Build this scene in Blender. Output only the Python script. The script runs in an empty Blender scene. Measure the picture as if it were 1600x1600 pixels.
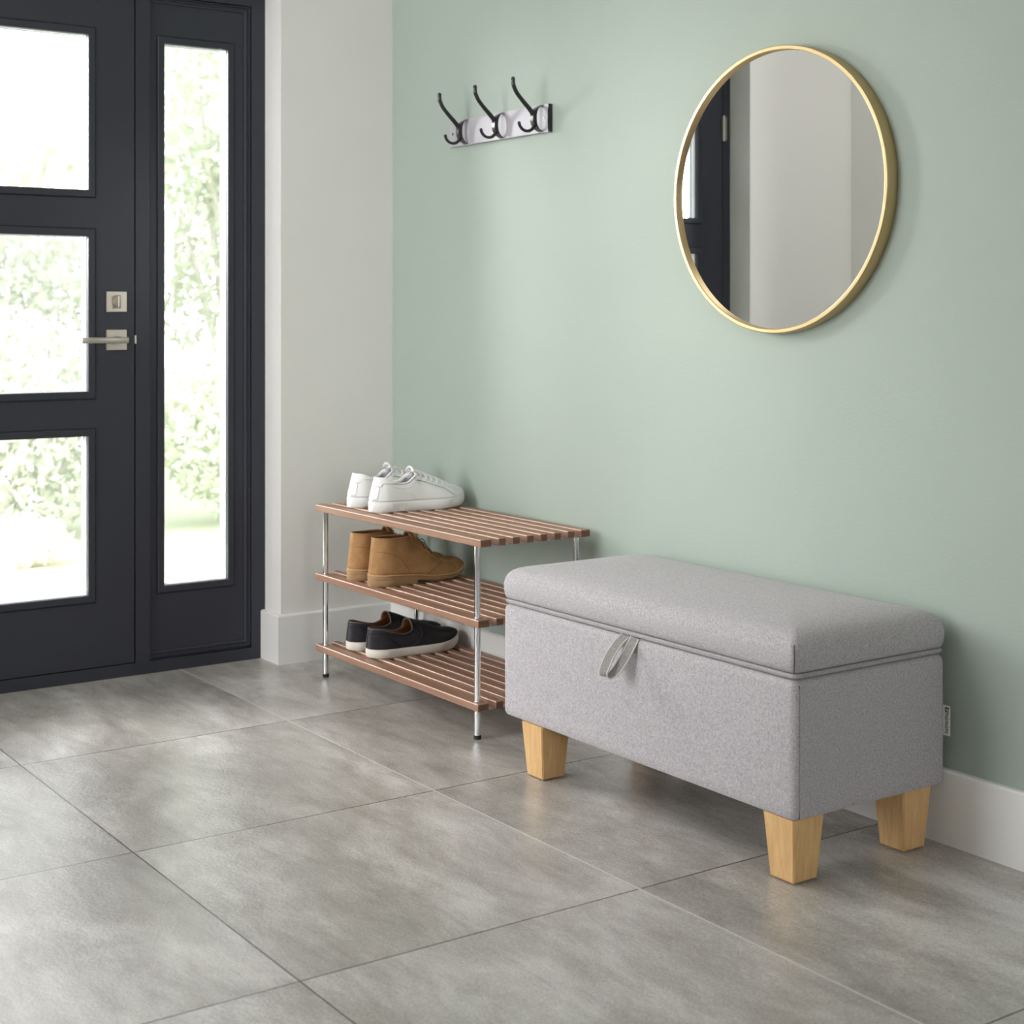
import bpy, bmesh, math, random
from math import sin, cos, pi, radians
from mathutils import Vector, Matrix
random.seed(7)
C = bpy.context.scene.collection

# ------------------------------------------------------------------ camera
cam = bpy.data.objects.new('camera', bpy.data.cameras.new('camera')); C.objects.link(cam)
cam.location = (0, 0, 1.0)
cam.rotation_euler = (radians(90), 0, radians(90 - 34.7136))
cam.data.lens = 36 * 2425 / 1600
cam.data.sensor_width = 36
cam.data.shift_y = -(800 - 490) / 1600
cam.data.clip_start = 0.02
cam.data.dof.use_dof = True
cam.data.dof.focus_distance = 3.3
cam.data.dof.aperture_fstop = 5.6
bpy.context.scene.camera = cam
# ------------------------------------------------------------------ world, exposure
vs = bpy.context.scene.view_settings
vs.view_transform = 'Standard'; vs.look = 'None'; vs.gamma = 1; vs.use_curve_mapping = False
vs.exposure = 0.03
w = bpy.data.worlds.new('sky'); bpy.context.scene.world = w; w.use_nodes = True
wn = w.node_tree.nodes; wn['Background'].inputs[0].default_value = (0.97, 0.985, 1.0, 1)
wn['Background'].inputs[1].default_value = 3.4

def area(name, loc, target, sx, sy, power, col=(1, 1, 1), portal=False, spread=180):
    l = bpy.data.lights.new(name, 'AREA'); l.shape = 'RECTANGLE'; l.size = sx; l.size_y = sy
    l.energy = power; l.color = col; l.spread = radians(spread)
    o = bpy.data.objects.new(name, l); C.objects.link(o); o.location = loc
    o.rotation_euler = (Vector(target) - Vector(loc)).to_track_quat('-Z', 'Y').to_euler()
    if portal: l.cycles.is_portal = True
    return o
# added area lamps for sky light through door and sidelight, set out of sight
area('sky_light_outside_door', (-6.8, -0.1, 2.2), (-2.6, 2.0, 0.9), 2.0, 1.8, 420, (1.0, 0.99, 0.97))
area('sky_light_outside_sidelight', (-5.6, -1.35, 2.1), (-3.7, 2.0, 1.1), 1.4, 1.8, 1000, (1.0, 0.995, 0.98))
# fill lamps at unseen windows added in the left wall and behind the camera
area('fill_light_left', (-3.10, -1.70, 1.45), (-3.95, 2.0, 0.9), 1.2, 1.7, 22, (1.0, 0.995, 0.99), spread=95)
area('fill_light_rear', (2.42, 0.25, 1.5), (-3.5, 1.6, 1.2), 0.9, 1.4, 26, (1.0, 0.99, 0.985))
area('fill_light_ceiling', (-2.9, 0.7, 2.44), (-2.9, 0.7, 0), 0.9, 0.9, 9, (1.0, 0.99, 0.975))  # added unseen fill from above to brighten the bench lid
area('portal_door', (-4.24, 1.42, 0.98), (0, 1.42, 0.98), 1.15, 1.95, 1, portal=True)

# ------------------------------------------------------------------ materials
def mat(name, col, rough=0.5, metal=0.0, spec=0.5):
    m = bpy.data.materials.new(name); m.use_nodes = True
    b = m.node_tree.nodes['Principled BSDF']
    b.inputs['Base Color'].default_value = (*col, 1); b.inputs['Roughness'].default_value = rough
    b.inputs['Metallic'].default_value = metal; b.inputs['Specular IOR Level'].default_value = spec
    return m
def srgb(r, g, b):
    f = lambda c: (c/255/12.92) if c/255 < .04045 else ((c/255+.055)/1.055)**2.4
    return (f(r), f(g), f(b))
def N(m, t, **k):
    n = m.node_tree.nodes.new(t)
    for a, b in k.items(): setattr(n, a, b)
    return n
def L(m, a, b): m.node_tree.links.new(a, b)
def bs(m): return m.node_tree.nodes['Principled BSDF']
def noise(m, scale, detail=4, rough=0.55, vec=None, dist=0.0):
    n = N(m, 'ShaderNodeTexNoise'); n.inputs['Scale'].default_value = scale
    n.inputs['Detail'].default_value = detail; n.inputs['Roughness'].default_value = rough
    n.inputs['Distortion'].default_value = dist
    if vec is not None: L(m, vec, n.inputs['Vector'])
    return n
def mapping(m, sc=(1, 1, 1), rot=(0, 0, 0), out='Object'):
    t = N(m, 'ShaderNodeTexCoord'); mp = N(m, 'ShaderNodeMapping')
    mp.inputs['Scale'].default_value = sc; mp.inputs['Rotation'].default_value = rot
    L(m, t.outputs[out], mp.inputs['Vector']); return mp.outputs[0]
def ramp(m, fac, stops):
    r = N(m, 'ShaderNodeValToRGB'); e = r.color_ramp.elements
    e[0].position = stops[0][0]; e[0].color = (*stops[0][1], 1)
    e[1].position = stops[-1][0]; e[1].color = (*stops[-1][1], 1)
    for p, c in stops[1:-1]:
        x = e.new(p); x.color = (*c, 1)
    L(m, fac, r.inputs[0]); return r.outputs[0]
def bump(m, h, strength, dist, prev=None):
    b = N(m, 'ShaderNodeBump'); b.inputs['Strength'].default_value = strength; b.inputs['Distance'].default_value = dist
    L(m, h, b.inputs['Height'])
    if prev is not None: L(m, prev, b.inputs['Normal'])
    L(m, b.outputs[0], bs(m).inputs['Normal']); return b.outputs[0]
def math_(m, op, a, b=None, c=None):
    n = N(m, 'ShaderNodeMath', operation=op)
    for i, v in enumerate((a, b, c)):
        if v is None: continue
        if isinstance(v, (int, float)): n.inputs[i].default_value = v
        else: L(m, v, n.inputs[i])
    return n.outputs[0]
def mixc(m, f, a, b, mode='MIX'):
    n = N(m, 'ShaderNodeMix', data_type='RGBA', blend_type=mode)
    if isinstance(f, (int, float)): n.inputs[0].default_value = f
    else: L(m, f, n.inputs[0])
    for i, v in ((6, a), (7, b)):
        if isinstance(v, tuple): n.inputs[i].default_value = (*v, 1)
        else: L(m, v, n.inputs[i])
    return n.outputs[2]

def wallpaint(name, col, var=0.03):
    m = mat(name, col, 0.62, spec=0.35)
    v = mapping(m)
    n = noise(m, 1.7, 3, vec=v)
    c2 = tuple(min(1, c*(1+var)) for c in col); c1 = tuple(c*(1-var) for c in col)
    L(m, ramp(m, n.outputs[0], [(0.3, c1), (0.7, c2)]), bs(m).inputs['Base Color'])
    bump(m, noise(m, 160, 3, vec=v).outputs[0], 0.12, 0.003)
    return m
M = {}
M['green'] = wallpaint('sage_green_paint', srgb(163, 175, 165))
M['white'] = wallpaint('white_wall_paint', srgb(232, 230, 226), 0.015)
M['grey'] = wallpaint('taupe_paint', srgb(140, 134, 128), 0.01)
M['ceil'] = wallpaint('ceiling_paint', srgb(240, 239, 236), 0.01)
M['skirt'] = mat('white_satin_gloss', srgb(236, 235, 232), 0.32)
M['char'] = mat('charcoal_door_paint', srgb(50, 52, 61), 0.42, spec=0.4)
M['gap'] = mat('black_gap_seal', (0.004, 0.004, 0.004), 0.8)
M['spacer'] = mat('white_glazing_spacer', srgb(238, 240, 244), 0.4)
M['seal'] = mat('grey_glazing_seal', srgb(92, 96, 108), 0.5)
M['nickel'] = mat('satin_nickel', srgb(186, 179, 168), 0.34, 0.9)
M['brass'] = mat('brushed_brass', srgb(206, 182, 138), 0.36, 1.0)
M['mirror'] = mat('mirror_silver', (0.90, 0.905, 0.90), 0.0, 1.0)
M['chrome'] = mat('polished_chrome', (0.78, 0.79, 0.81), 0.08, 1.0)
M['rubber'] = mat('black_rubber', (0.012, 0.012, 0.012), 0.6)
M['steel'] = mat('brushed_steel', srgb(184, 181, 188), 0.6, 0.45)
M['black'] = mat('black_gloss_metal', (0.012, 0.012, 0.013), 0.25, 0.0, 0.6)

# floor: large concrete-look tiles
def floor_mat():
    m = mat('concrete_tile', (0.3, 0.3, 0.3), 0.4)
    g = N(m, 'ShaderNodeNewGeometry'); sp = N(m, 'ShaderNodeSeparateXYZ'); L(m, g.outputs['Position'], sp.inputs[0])
    X0, PX, Y0, PY = -2.768, 0.6765, 1.7190, 0.6565
    gx = math_(m, 'DIVIDE', math_(m, 'SUBTRACT', sp.outputs[0], X0), PX)
    gy = math_(m, 'DIVIDE', math_(m, 'SUBTRACT', sp.outputs[1], Y0), PY)
    ex = math_(m, 'MULTIPLY', math_(m, 'PINGPONG', gx, 0.5), PX)
    ey = math_(m, 'MULTIPLY', math_(m, 'PINGPONG', gy, 0.5), PY)
    d = math_(m, 'MINIMUM', ex, ey)
    grout = math_(m, 'LESS_THAN', d, 0.0017)
    cb = N(m, 'ShaderNodeCombineXYZ')
    L(m, math_(m, 'FLOOR', gx), cb.inputs[0]); L(m, math_(m, 'FLOOR', gy), cb.inputs[1])
    wn_ = N(m, 'ShaderNodeTexWhiteNoise', noise_dimensions='3D'); L(m, cb.outputs[0], wn_.inputs[0])
    sc = N(m, 'ShaderNodeVectorMath', operation='MULTIPLY_ADD')
    L(m, wn_.outputs['Color'], sc.inputs[0]); sc.inputs[1].default_value = (9, 9, 9); L(m, g.outputs['Position'], sc.inputs[2])
    P = sc.outputs[0]
    mp = N(m, 'ShaderNodeMapping'); mp.inputs['Scale'].default_value = (1, 1.9, 1); mp.inputs['Rotation'].default_value = (0, 0, 0.5)
    L(m, P, mp.inputs['Vector'])
    n1 = noise(m, 1.9, 5, 0.6, mp.outputs[0], 0.6)
    n2 = noise(m, 6.5, 7, 0.68, mp.outputs[0], 0.9)
    n3 = noise(m, 85, 3, 0.6, P)
    n4 = noise(m, 3.0, 9, 0.72, mp.outputs[0], 1.6)
    base = ramp(m, n1.outputs[0], [(0.32, srgb(147, 143, 138)), (0.5, srgb(166, 162, 157)), (0.68, srgb(190, 187, 183))])
    c = mixc(m, math_(m, 'MULTIPLY', n2.outputs[0], 1.0), base, (0.60, 0.597, 0.595), 'OVERLAY')
    mp2 = N(m, 'ShaderNodeMapping'); mp2.inputs['Scale'].default_value = (1, 3.4, 1); mp2.inputs['Rotation'].default_value = (0, 0, 0.2)
    L(m, P, mp2.inputs['Vector'])
    n5 = noise(m, 3.2, 10, 0.74, mp2.outputs[0], 0.5)
    c = mixc(m, 0.6, c, ramp(m, n5.outputs[0], [(0.30, (0.27, 0.26, 0.25)), (0.5, (0.5, 0.5, 0.5)), (0.70, (0.70, 0.70, 0.70))]), 'OVERLAY')
    stain = ramp(m, n4.outputs[0], [(0.32, (1, 1, 1)), (0.50, (0, 0, 0))])
    c = mixc(m, math_(m, 'MULTIPLY', stain, 0.30), c, srgb(128, 119, 108))
    fleck = math_(m, 'LESS_THAN', n3.outputs[0], 0.265)
    c = mixc(m, math_(m, 'MULTIPLY', fleck, 0.6), c, srgb(84, 78, 70))
    vo = N(m, 'ShaderNodeTexNoise'); vo.inputs['Scale'].default_value = 240; vo.inputs['Detail'].default_value = 4; L(m, P, vo.inputs['Vector'])
    c = mixc(m, 0.35, c, ramp(m, vo.outputs[0], [(0.3, (0.25, 0.25, 0.25)), (0.7, (0.75, 0.75, 0.75))]), 'OVERLAY')
    lightg = math_(m, 'LESS_THAN', math_(m, 'ABSOLUTE', math_(m, 'SUBTRACT', sp.outputs[1], Y0)), 0.0025)   # one joint along the hall is drawn paler
    gc = mixc(m, lightg, srgb(62, 57, 51), srgb(208, 204, 197))
    L(m, mixc(m, grout, c, gc), bs(m).inputs['Base Color'])
    r = N(m, 'ShaderNodeMapRange'); r.inputs[1].default_value = 0.3; r.inputs[2].default_value = 0.7
    r.inputs[3].default_value = 0.18; r.inputs[4].default_value = 0.24; L(m, n1.outputs[0], r.inputs[0])
    L(m, r.outputs[0], bs(m).inputs['Roughness']); bs(m).inputs['Specular IOR Level'].default_value = 1.0
    hgt = math_(m, 'MULTIPLY', math_(m, 'SUBTRACT', 1.0, grout), 1.0)
    b1 = bump(m, hgt, 0.5, 0.002)
    bump(m, noise(m, 130, 5, 0.65, P).outputs[0], 0.22, 0.004, b1)
    return m
M['floor'] = floor_mat()

def fabric(name, c1, c2, scale=420, bs_=0.35, var=0.0):
    m = mat(name, c1, 0.92, spec=0.15)
    v = mapping(m)
    n = noise(m, scale, 3, 0.75, v)
    n2 = noise(m, scale*0.45, 2, 0.6, v)
    f = math_(m, 'ADD', math_(m, 'MULTIPLY', n.outputs[0], 0.65), math_(m, 'MULTIPLY', n2.outputs[0], 0.35))
    L(m, ramp(m, f, [(0.40, c1), (0.60, c2)]), bs(m).inputs['Base Color'])
    bump(m, f, bs_, 0.0015)
    bs(m).inputs['Sheen Weight'].default_value = 0.15
    return m
M['bench'] = fabric('light_grey_woven_fabric', srgb(150, 146, 149), srgb(195, 191, 194), 600)
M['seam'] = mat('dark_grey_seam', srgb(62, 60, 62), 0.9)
M['piping'] = fabric('grey_piping_fabric', srgb(150, 147, 149), srgb(176, 173, 176), 420, 0.2)
M['strap'] = fabric('grey_loop_fabric', srgb(120, 118, 116), srgb(158, 155, 153), 600, 0.2)
M['hem'] = mat('pale_hem', srgb(205, 203, 200), 0.8)
M['label'] = mat('white_label', srgb(225, 225, 218), 0.7)
M['ink'] = mat('black_ink', (0.01, 0.01, 0.01), 0.7)

def wood(name, c1, c2, sc, rough=0.45, dark=None):
    m = mat(name, c1, rough, spec=0.35)
    v = mapping(m, sc)
    oi = N(m, 'ShaderNodeObjectInfo'); ad = N(m, 'ShaderNodeVectorMath', operation='MULTIPLY_ADD')
    cb = N(m, 'ShaderNodeCombineXYZ'); L(m, oi.outputs['Random'], cb.inputs[0]); L(m, oi.outputs['Random'], cb.inputs[1])
    L(m, cb.outputs[0], ad.inputs[0]); ad.inputs[1].default_value = (37, 61, 11); L(m, v, ad.inputs[2])
    n = noise(m, 1.0, 5, 0.62, ad.outputs[0], 0.25)
    col = ramp(m, n.outputs[0], [(0.32, c1), (0.68, c2)])
    n2 = noise(m, 5.0, 2, 0.5, ad.outputs[0])
    col = mixc(m, math_(m, 'MULTIPLY', ramp(m, n2.outputs[0], [(0.28, (1, 1, 1)), (0.4, (0, 0, 0))]), 0.45), col, dark or c1)
    L(m, col, bs(m).inputs['Base Color'])
    bump(m, n2.outputs[0], 0.12, 0.001)
    return m
M['slat'] = wood('warm_brown_slat_wood', srgb(142, 107, 88), srgb(162, 126, 105), (3, 110, 110), 0.42, srgb(122, 88, 70))
M['slatedge'] = mat('slat_edge_highlight', srgb(222, 196, 176), 0.45)  # highlight on the slats' upper edges, painted as a paler colour
M['slatend'] = wood('brown_end_grain', srgb(104, 76, 60), srgb(126, 94, 76), (120, 120, 120), 0.6)
M['beech'] = wood('beech_leg_wood', srgb(206, 164, 110), srgb(224, 186, 134), (110, 110, 12), 0.45, srgb(176, 130, 80))

def leather(name, c, rough=0.4, b=0.05, scale=300, c2=None):
    m = mat(name, c, rough, spec=0.4)
    v = mapping(m)
    n = noise(m, scale, 3, vec=v)
    if c2: L(m, ramp(m, noise(m, 28, 4, vec=v).outputs[0], [(0.35, c), (0.65, c2)]), bs(m).inputs['Base Color'])
    bump(m, n.outputs[0], b, 0.001); return m
M['sn_up'] = leather('white_leather', srgb(232, 232, 230), 0.42)
M['sn_tab'] = leather('soft_white_leather', srgb(238, 238, 237), 0.5)
M['sn_sole'] = leather('white_rubber_sole', srgb(228, 228, 226), 0.5)
M['sn_lin'] = leather('pale_grey_lining', srgb(196, 196, 202), 0.8)
M['sn_lace'] = fabric('white_lace', srgb(232, 232, 230), srgb(246, 246, 245), 900, 0.2)
M['sn_eye'] = mat('pale_eyelet_hole', srgb(150, 150, 150), 0.6)
M['bt_up'] = leather('tan_suede', srgb(160, 120, 78), 0.85, 0.25, 500, srgb(180, 138, 92))
M['bt_sole'] = leather('tan_crepe_sole', srgb(150, 118, 84), 0.7, 0.2, 120, srgb(166, 134, 98))
M['bt_welt'] = leather('pale_tan_welt', srgb(196, 156, 110), 0.7, 0.1)
M['bt_lin'] = leather('dark_brown_lining', srgb(96, 66, 42), 0.8)
M['bt_lace'] = mat('dark_brown_lace', srgb(72, 48, 30), 0.8)
M['bt_seam'] = mat('brown_stitch_seam', srgb(112, 80, 48), 0.8)
M['stitch'] = mat('cream_stitching', srgb(222, 196, 156), 0.8)
M['sl_up'] = fabric('charcoal_canvas', srgb(38, 37, 40), srgb(54, 52, 56), 700, 0.3)
M['sl_sole'] = leather('off_white_rubber_sole', srgb(222, 216, 206), 0.5)
M['sl_lin'] = leather('brown_leather_lining', srgb(134, 84, 48), 0.6)
M['sl_bind'] = mat('taupe_binding', srgb(112, 96, 88), 0.8)
M['sl_seam'] = mat('dark_panel_seam', srgb(74, 70, 72), 0.8)

def glass_mat():
    m = bpy.data.materials.new('clear_glass'); m.use_nodes = True; nt = m.node_tree
    nt.nodes.remove(nt.nodes['Principled BSDF'])
    t = N(m, 'ShaderNodeBsdfTransparent'); t.inputs[0].default_value = (0.985, 0.99, 0.985, 1)
    g = N(m, 'ShaderNodeBsdfGlossy'); g.inputs['Roughness'].default_value = 0.0
    f = N(m, 'ShaderNodeFresnel'); f.inputs[0].default_value = 1.45
    mx = N(m, 'ShaderNodeMixShader'); L(m, f.outputs[0], mx.inputs[0]); L(m, t.outputs[0], mx.inputs[1]); L(m, g.outputs[0], mx.inputs[2])
    L(m, mx.outputs[0], nt.nodes['Material Output'].inputs[0]); return m
M['glass'] = glass_mat()
def leafmat(name, c1, c2):
    m = mat(name, c1, 0.6, spec=0.2)
    oi = N(m, 'ShaderNodeNewGeometry')
    L(m, ramp(m, oi.outputs['Random Per Island'], [(0.0, c1), (1.0, c2)]), bs(m).inputs['Base Color'])
    b = bs(m); tr = N(m, 'ShaderNodeBsdfTranslucent'); tr.inputs[0].default_value = (*c2, 1)
    mx = N(m, 'ShaderNodeMixShader'); mx.inputs[0].default_value = 0.45
    L(m, b.outputs[0], mx.inputs[1]); L(m, tr.outputs[0], mx.inputs[2])
    L(m, mx.outputs[0], m.node_tree.nodes['Material Output'].inputs[0]); return m
M['leafA'] = leafmat('pale_green_leaf', srgb(178, 185, 163), srgb(206, 211, 196))
M['leafB'] = leafmat('soft_grey_green_leaf', srgb(182, 187, 174), srgb(210, 213, 203))
M['leafC'] = leafmat('pink_blossom', srgb(224, 196, 186), srgb(240, 226, 218))
M['bark'] = mat('pale_grey_bark', srgb(196, 192, 184), 0.8)
M['lawn'] = mat('sunny_lawn', srgb(176, 184, 162), 0.9)

# ------------------------------------------------------------------ mesh helpers
def obj(name, bm, m, parent=None, smooth=False, recalc=True, loc=None):
    if recalc: bmesh.ops.recalc_face_normals(bm, faces=bm.faces)
    me = bpy.data.meshes.new(name); bm.to_mesh(me); bm.free()
    for x in (m if isinstance(m, (list, tuple)) else [m]): me.materials.append(x)
    if smooth:
        for p in me.polygons: p.use_smooth = True
        if smooth != True:
            me.set_sharp_from_angle(angle=radians(smooth))
    o = bpy.data.objects.new(name, me); C.objects.link(o)
    if parent is not None: o.parent = parent
    return o
def thing(name, label, cat, loc=(0, 0, 0), group=None):
    o = bpy.data.objects.new(name, None); C.objects.link(o); o.location = loc
    o.empty_display_size = 0.05
    o['label'] = label; o['category'] = cat
    if group: o['group'] = group
    return o
def struct(o): o['kind'] = 'structure'; return o
def box(bm, x0, x1, y0, y1, z0, z1, bev=0.0, seg=2):
    vs_ = [bm.verts.new(p) for p in ((x0, y0, z0), (x1, y0, z0), (x1, y1, z0), (x0, y1, z0), (x0, y0, z1), (x1, y0, z1), (x1, y1, z1), (x0, y1, z1))]
    fs = [bm.faces.new([vs_[i] for i in q]) for q in ((3, 2, 1, 0), (4, 5, 6, 7), (0, 1, 5, 4), (1, 2, 6, 5), (2, 3, 7, 6), (3, 0, 4, 7))]
    if bev > 0:
        es = list({e for f in fs for e in f.edges})
        bmesh.ops.bevel(bm, geom=es, offset=bev, segments=seg, profile=0.5, affect='EDGES')
    return bm
def B(*a, **k): return box(bmesh.new(), *a, **k)
def tube(bm, pts, rad, seg=10, cap=True, flat=1.0, up=None):
    pts = [Vector(p) for p in pts]; n = len(pts); rings = []
    if not hasattr(rad, '__len__'): rad = [rad]*n
    prev = None
    for i in range(n):
        t = (pts[min(i+1, n-1)] - pts[max(i-1, 0)]).normalized()
        a = Vector(up) if up else (prev if prev is not None else (Vector((0, 0, 1)) if abs(t.z) < .9 else Vector((1, 0, 0))))
        a = (a - t*a.dot(t)).normalized(); prev = a; b = t.cross(a)
        rings.append([bm.verts.new(pts[i] + a*cos(2*pi*j/seg)*rad[i]*flat + b*sin(2*pi*j/seg)*rad[i]) for j in range(seg)])
    for i in range(n-1):
        for j in range(seg):
            bm.faces.new((rings[i][j], rings[i][(j+1) % seg], rings[i+1][(j+1) % seg], rings[i+1][j]))
    if cap:
        for r, s in ((rings[0], -1), (rings[-1], 1)):
            bm.faces.new(r if s > 0 else r[::-1])
    return bm
def smoothpts(pts, k=4):
    P = [Vector(p) for p in pts]; P = [P[0]*2-P[1]] + P + [P[-1]*2-P[-2]]; out = []
    for i in range(1, len(P)-2):
        for j in range(k):
            t = j/k; a, b, c, d = P[i-1:i+3]
            out.append(0.5*((2*b) + (c-a)*t + (2*a-5*b+4*c-d)*t*t + (3*b-a-3*c+d)*t**3))
    out.append(P[-2]); return out
def ring_sweep(bm, y0, y1, z0, z1, xf, prof):
    """mitred rectangular ring in a plane x = const; prof = closed list of (outward offset, x height)"""
    cs = []
    for d, h in prof:
        cs.append([bm.verts.new((xf+h, y, z)) for y, z in ((y0-d, z0-d), (y1+d, z0-d), (y1+d, z1+d), (y0-d, z1+d))])
    n = len(prof)
    for i in range(n):
        for k in range(4):
            bm.faces.new((cs[i][k], cs[i][(k+1) % 4], cs[(i+1) % n][(k+1) % 4], cs[(i+1) % n][k]))
    return bm
def cyl(bm, p0, p1, r, seg=24): return tube(bm, [p0, p1], r, seg)

# ------------------------------------------------------------------ the room
XW, YW, XD = -4.02, 2.35, -4.123       # pillar face, green wall face, door face
CEIL = 2.5
struct(obj('floor', B(-4.30, 2.6, -1.95, 2.5, -0.06, 0), M['floor']))
struct(obj('ceiling', B(-4.25, 2.6, -1.95, 2.5, CEIL, CEIL+0.1), M['ceil']))
struct(obj('wall_right', B(XW, 2.6, YW, YW+0.15, 0, CEIL), M['green']))
bm = bmesh.new()
OY0, OY1, OZ = 0.852, 1.982, 1.935
box(bm, XW-0.22, XW, OY1, YW+0.15, 0, CEIL); box(bm, XW-0.22, XW, -1.95, OY0, 0, CEIL); box(bm, XW-0.22, XW, OY0, OY1, OZ, CEIL)
struct(obj('wall_back', bm, M['white']))
bm = bmesh.new()  # left wall with a window opening added to let light in
for a in ((-4.25, -3.80, 0, CEIL), (-2.40, 2.6, 0, CEIL), (-3.80, -2.40, 0, 0.55), (-3.80, -2.40, 2.35, CEIL)):
    box(bm, a[0], a[1], -1.95, -1.80, a[2], a[3])
struct(obj('wall_left', bm, M['grey']))
bm = bmesh.new()  # end wall behind the camera, its opening added for light
for a in ((-1.95, -0.25, 0, CEIL), (0.75, 2.5, 0, CEIL), (-0.25, 0.75, 0, 0.75), (-0.25, 0.75, 2.25, CEIL)):
    box(bm, 2.5, 2.65, a[0], a[1], a[2], a[3])
struct(obj('wall_front', bm, M['grey']))
# pilaster left of the door, deepened to shade the wall stub (seen in the mirror)
struct(obj('trim_1', B(XW, XW+0.24, -1.8, 0.34, 0, CEIL), M['white']))

def skirting(bm, path, h=0.14, th=0.015):
    """path: xy points along the wall; board stands to the right-hand side of the walking direction"""
    prof = [(0, 0), (th, 0), (th, h-0.004), (th-0.004, h), (0, h)]
    n = len(path); P = [Vector((*p, 0)) for p in path]; rows = []
    for i in range(n):
        d1 = (P[i]-P[i-1]).normalized() if i > 0 else (P[1]-P[0]).normalized()
        d2 = (P[i+1]-P[i]).normalized() if i < n-1 else d1
        n1 = Vector((d1.y, -d1.x, 0)); n2 = Vector((d2.y, -d2.x, 0)); m_ = (n1+n2); m_ = m_/max(m_.dot(n1), 1e-6)
        rows.append([bm.verts.new(P[i] + m_*a + Vector((0, 0, b))) for a, b in prof])
    for i in range(n-1):
        for k in range(len(prof)):
            k2 = (k+1) % len(prof); bm.faces.new((rows[i][k], rows[i][k2], rows[i+1][k2], rows[i+1][k]))
    bm.faces.new(rows[0]); bm.faces.new(rows[-1][::-1]); return bm
struct(obj('baseboard_back', skirting(bmesh.new(), [(XD+0.002, OY1), (XW, OY1), (XW, YW)]), M['skirt']))
struct(obj('baseboard_right', skirting(bmesh.new(), [(XW+0.0152, YW), (2.5, YW)]), M['skirt']))
struct(obj('baseboard_left', skirting(bmesh.new(), [(XW+0.24, OY0-0.512), (XW, OY0-0.512), (XW, OY0), (XD+0.002, OY0)]), M['skirt']))

# ------------------------------------------------------------------ door, sidelight and their frame
def ringbox(bm, y0, y1, z0, z1, Y0, Y1, Z0, Z1, x0, x1):
    """plate Y0..Y1 x Z0..Z1 with a rectangular hole y0..y1 x z0..z1"""
    o = [(Y0, Z0), (Y1, Z0), (Y1, Z1), (Y0, Z1)]; i = [(y0, z0), (y1, z0), (y1, z1), (y0, z1)]
    a = [[bm.verts.new((x, y, z)) for y, z in c] for x in (x0, x1) for c in (o, i)]
    for k in range(4):
        k2 = (k+1) % 4
        bm.faces.new((a[0][k], a[0][k2], a[1][k2], a[1][k])); bm.faces.new((a[2][k], a[2][k2], a[3][k2], a[3][k]))
        bm.faces.new((a[0][k], a[0][k2], a[2][k2], a[2][k])); bm.faces.new((a[1][k], a[1][k2], a[3][k2], a[3][k]))
    return bm
DY0, DY1, DZ0, DZ1 = 0.889, 1.5855, 0.036, 1.885
bm = bmesh.new()   # outer frame: jambs, head, sill and the mullion between door and sidelight
box(bm, XD-0.09, XD, OY0, DY0-0.003, 0, OZ); box(bm, XD-0.09, XD, OY0, OY1, DZ1+0.004, OZ); box(bm, XD-0.09, XD, OY0, OY1, 0.0, DZ0-0.003)
box(bm, XD-0.05, XD, DY1+0.004, 1.630, DZ0-0.003, DZ1+0.004)
box(bm, XD-0.09, XD, 1.939, OY1, DZ0-0.003, DZ1+0.004)
fr = struct(obj('trim_2', bm, M['char']))
obj('seal', B(XD-0.07, XD-0.03, DY0-0.004, DY1+0.005, DZ0-0.004, DZ1+0.005).copy() if False else ringbox(bmesh.new(), DY0+0.01, DY1-0.01, DZ0+0.01, DZ1-0.01, DY0-0.0045, DY1+0.0055, DZ0-0.0045, DZ1+0.0055, XD-0.075, XD-0.05), M['gap'], fr)

GY0, GY1 = 1.010, 1.4545
PANES = [(0.2335, 0.6665), (0.788, 1.2105), (1.336, 1.7585)]
bm = bmesh.new(); x0, x1 = XD-0.048, XD
box(bm, x0, x1, GY1, DY1, DZ0, DZ1); box(bm, x0, x1, DY0, GY0, DZ0, DZ1)
zs = [DZ0] + [v for p in PANES for v in p] + [DZ1]
for i in range(0, 8, 2): box(bm, x0, x1, GY0, GY1, zs[i], zs[i+1])
door = struct(obj('door_1', bm, M['char']))
def glazing(parent, y0, y1, z0, z1, xf):
    # slim raised bead, pale spacer reveal with dark seal lines, glass
    obj('glazing_bead', ring_sweep(bmesh.new(), y0, y1, z0, z1, xf, [(0.0, 0.0002), (0.0, 0.0035), (0.003, 0.005), (0.017, 0.005), (0.0195, 0.0035), (0.0205, 0.0002)]), M['char'], parent)
    obj('bead_shadow_gap', ring_sweep(bmesh.new(), y0, y1, z0, z1, xf, [(0.0205, 0.0001), (0.0205, 0.0009), (0.0222, 0.0009), (0.0222, 0.0001)]), M['gap'], parent)
    sp = obj('glazing_spacer', ring_sweep(bmesh.new(), y0, y1, z0, z1, xf, [(-0.0012, -0.010), (-0.0012, -0.0455), (0.0, -0.0455), (0.0, -0.010)]), M['spacer'], parent)
    obj('glazing_seal', ring_sweep(bmesh.new(), y0, y1, z0, z1, xf, [(-0.0022, -0.026), (-0.0022, -0.034), (-0.0005, -0.034), (-0.0005, -0.026)]), M['seal'], parent)
    obj('glass_pane', B(xf-0.0235, xf-0.0195, y0-0.0, y1+0.0, z0-0.0, z1+0.0), M['glass'], parent)
for z0, z1 in PANES: glazing(door, GY0, GY1, z0, z1, XD)

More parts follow.
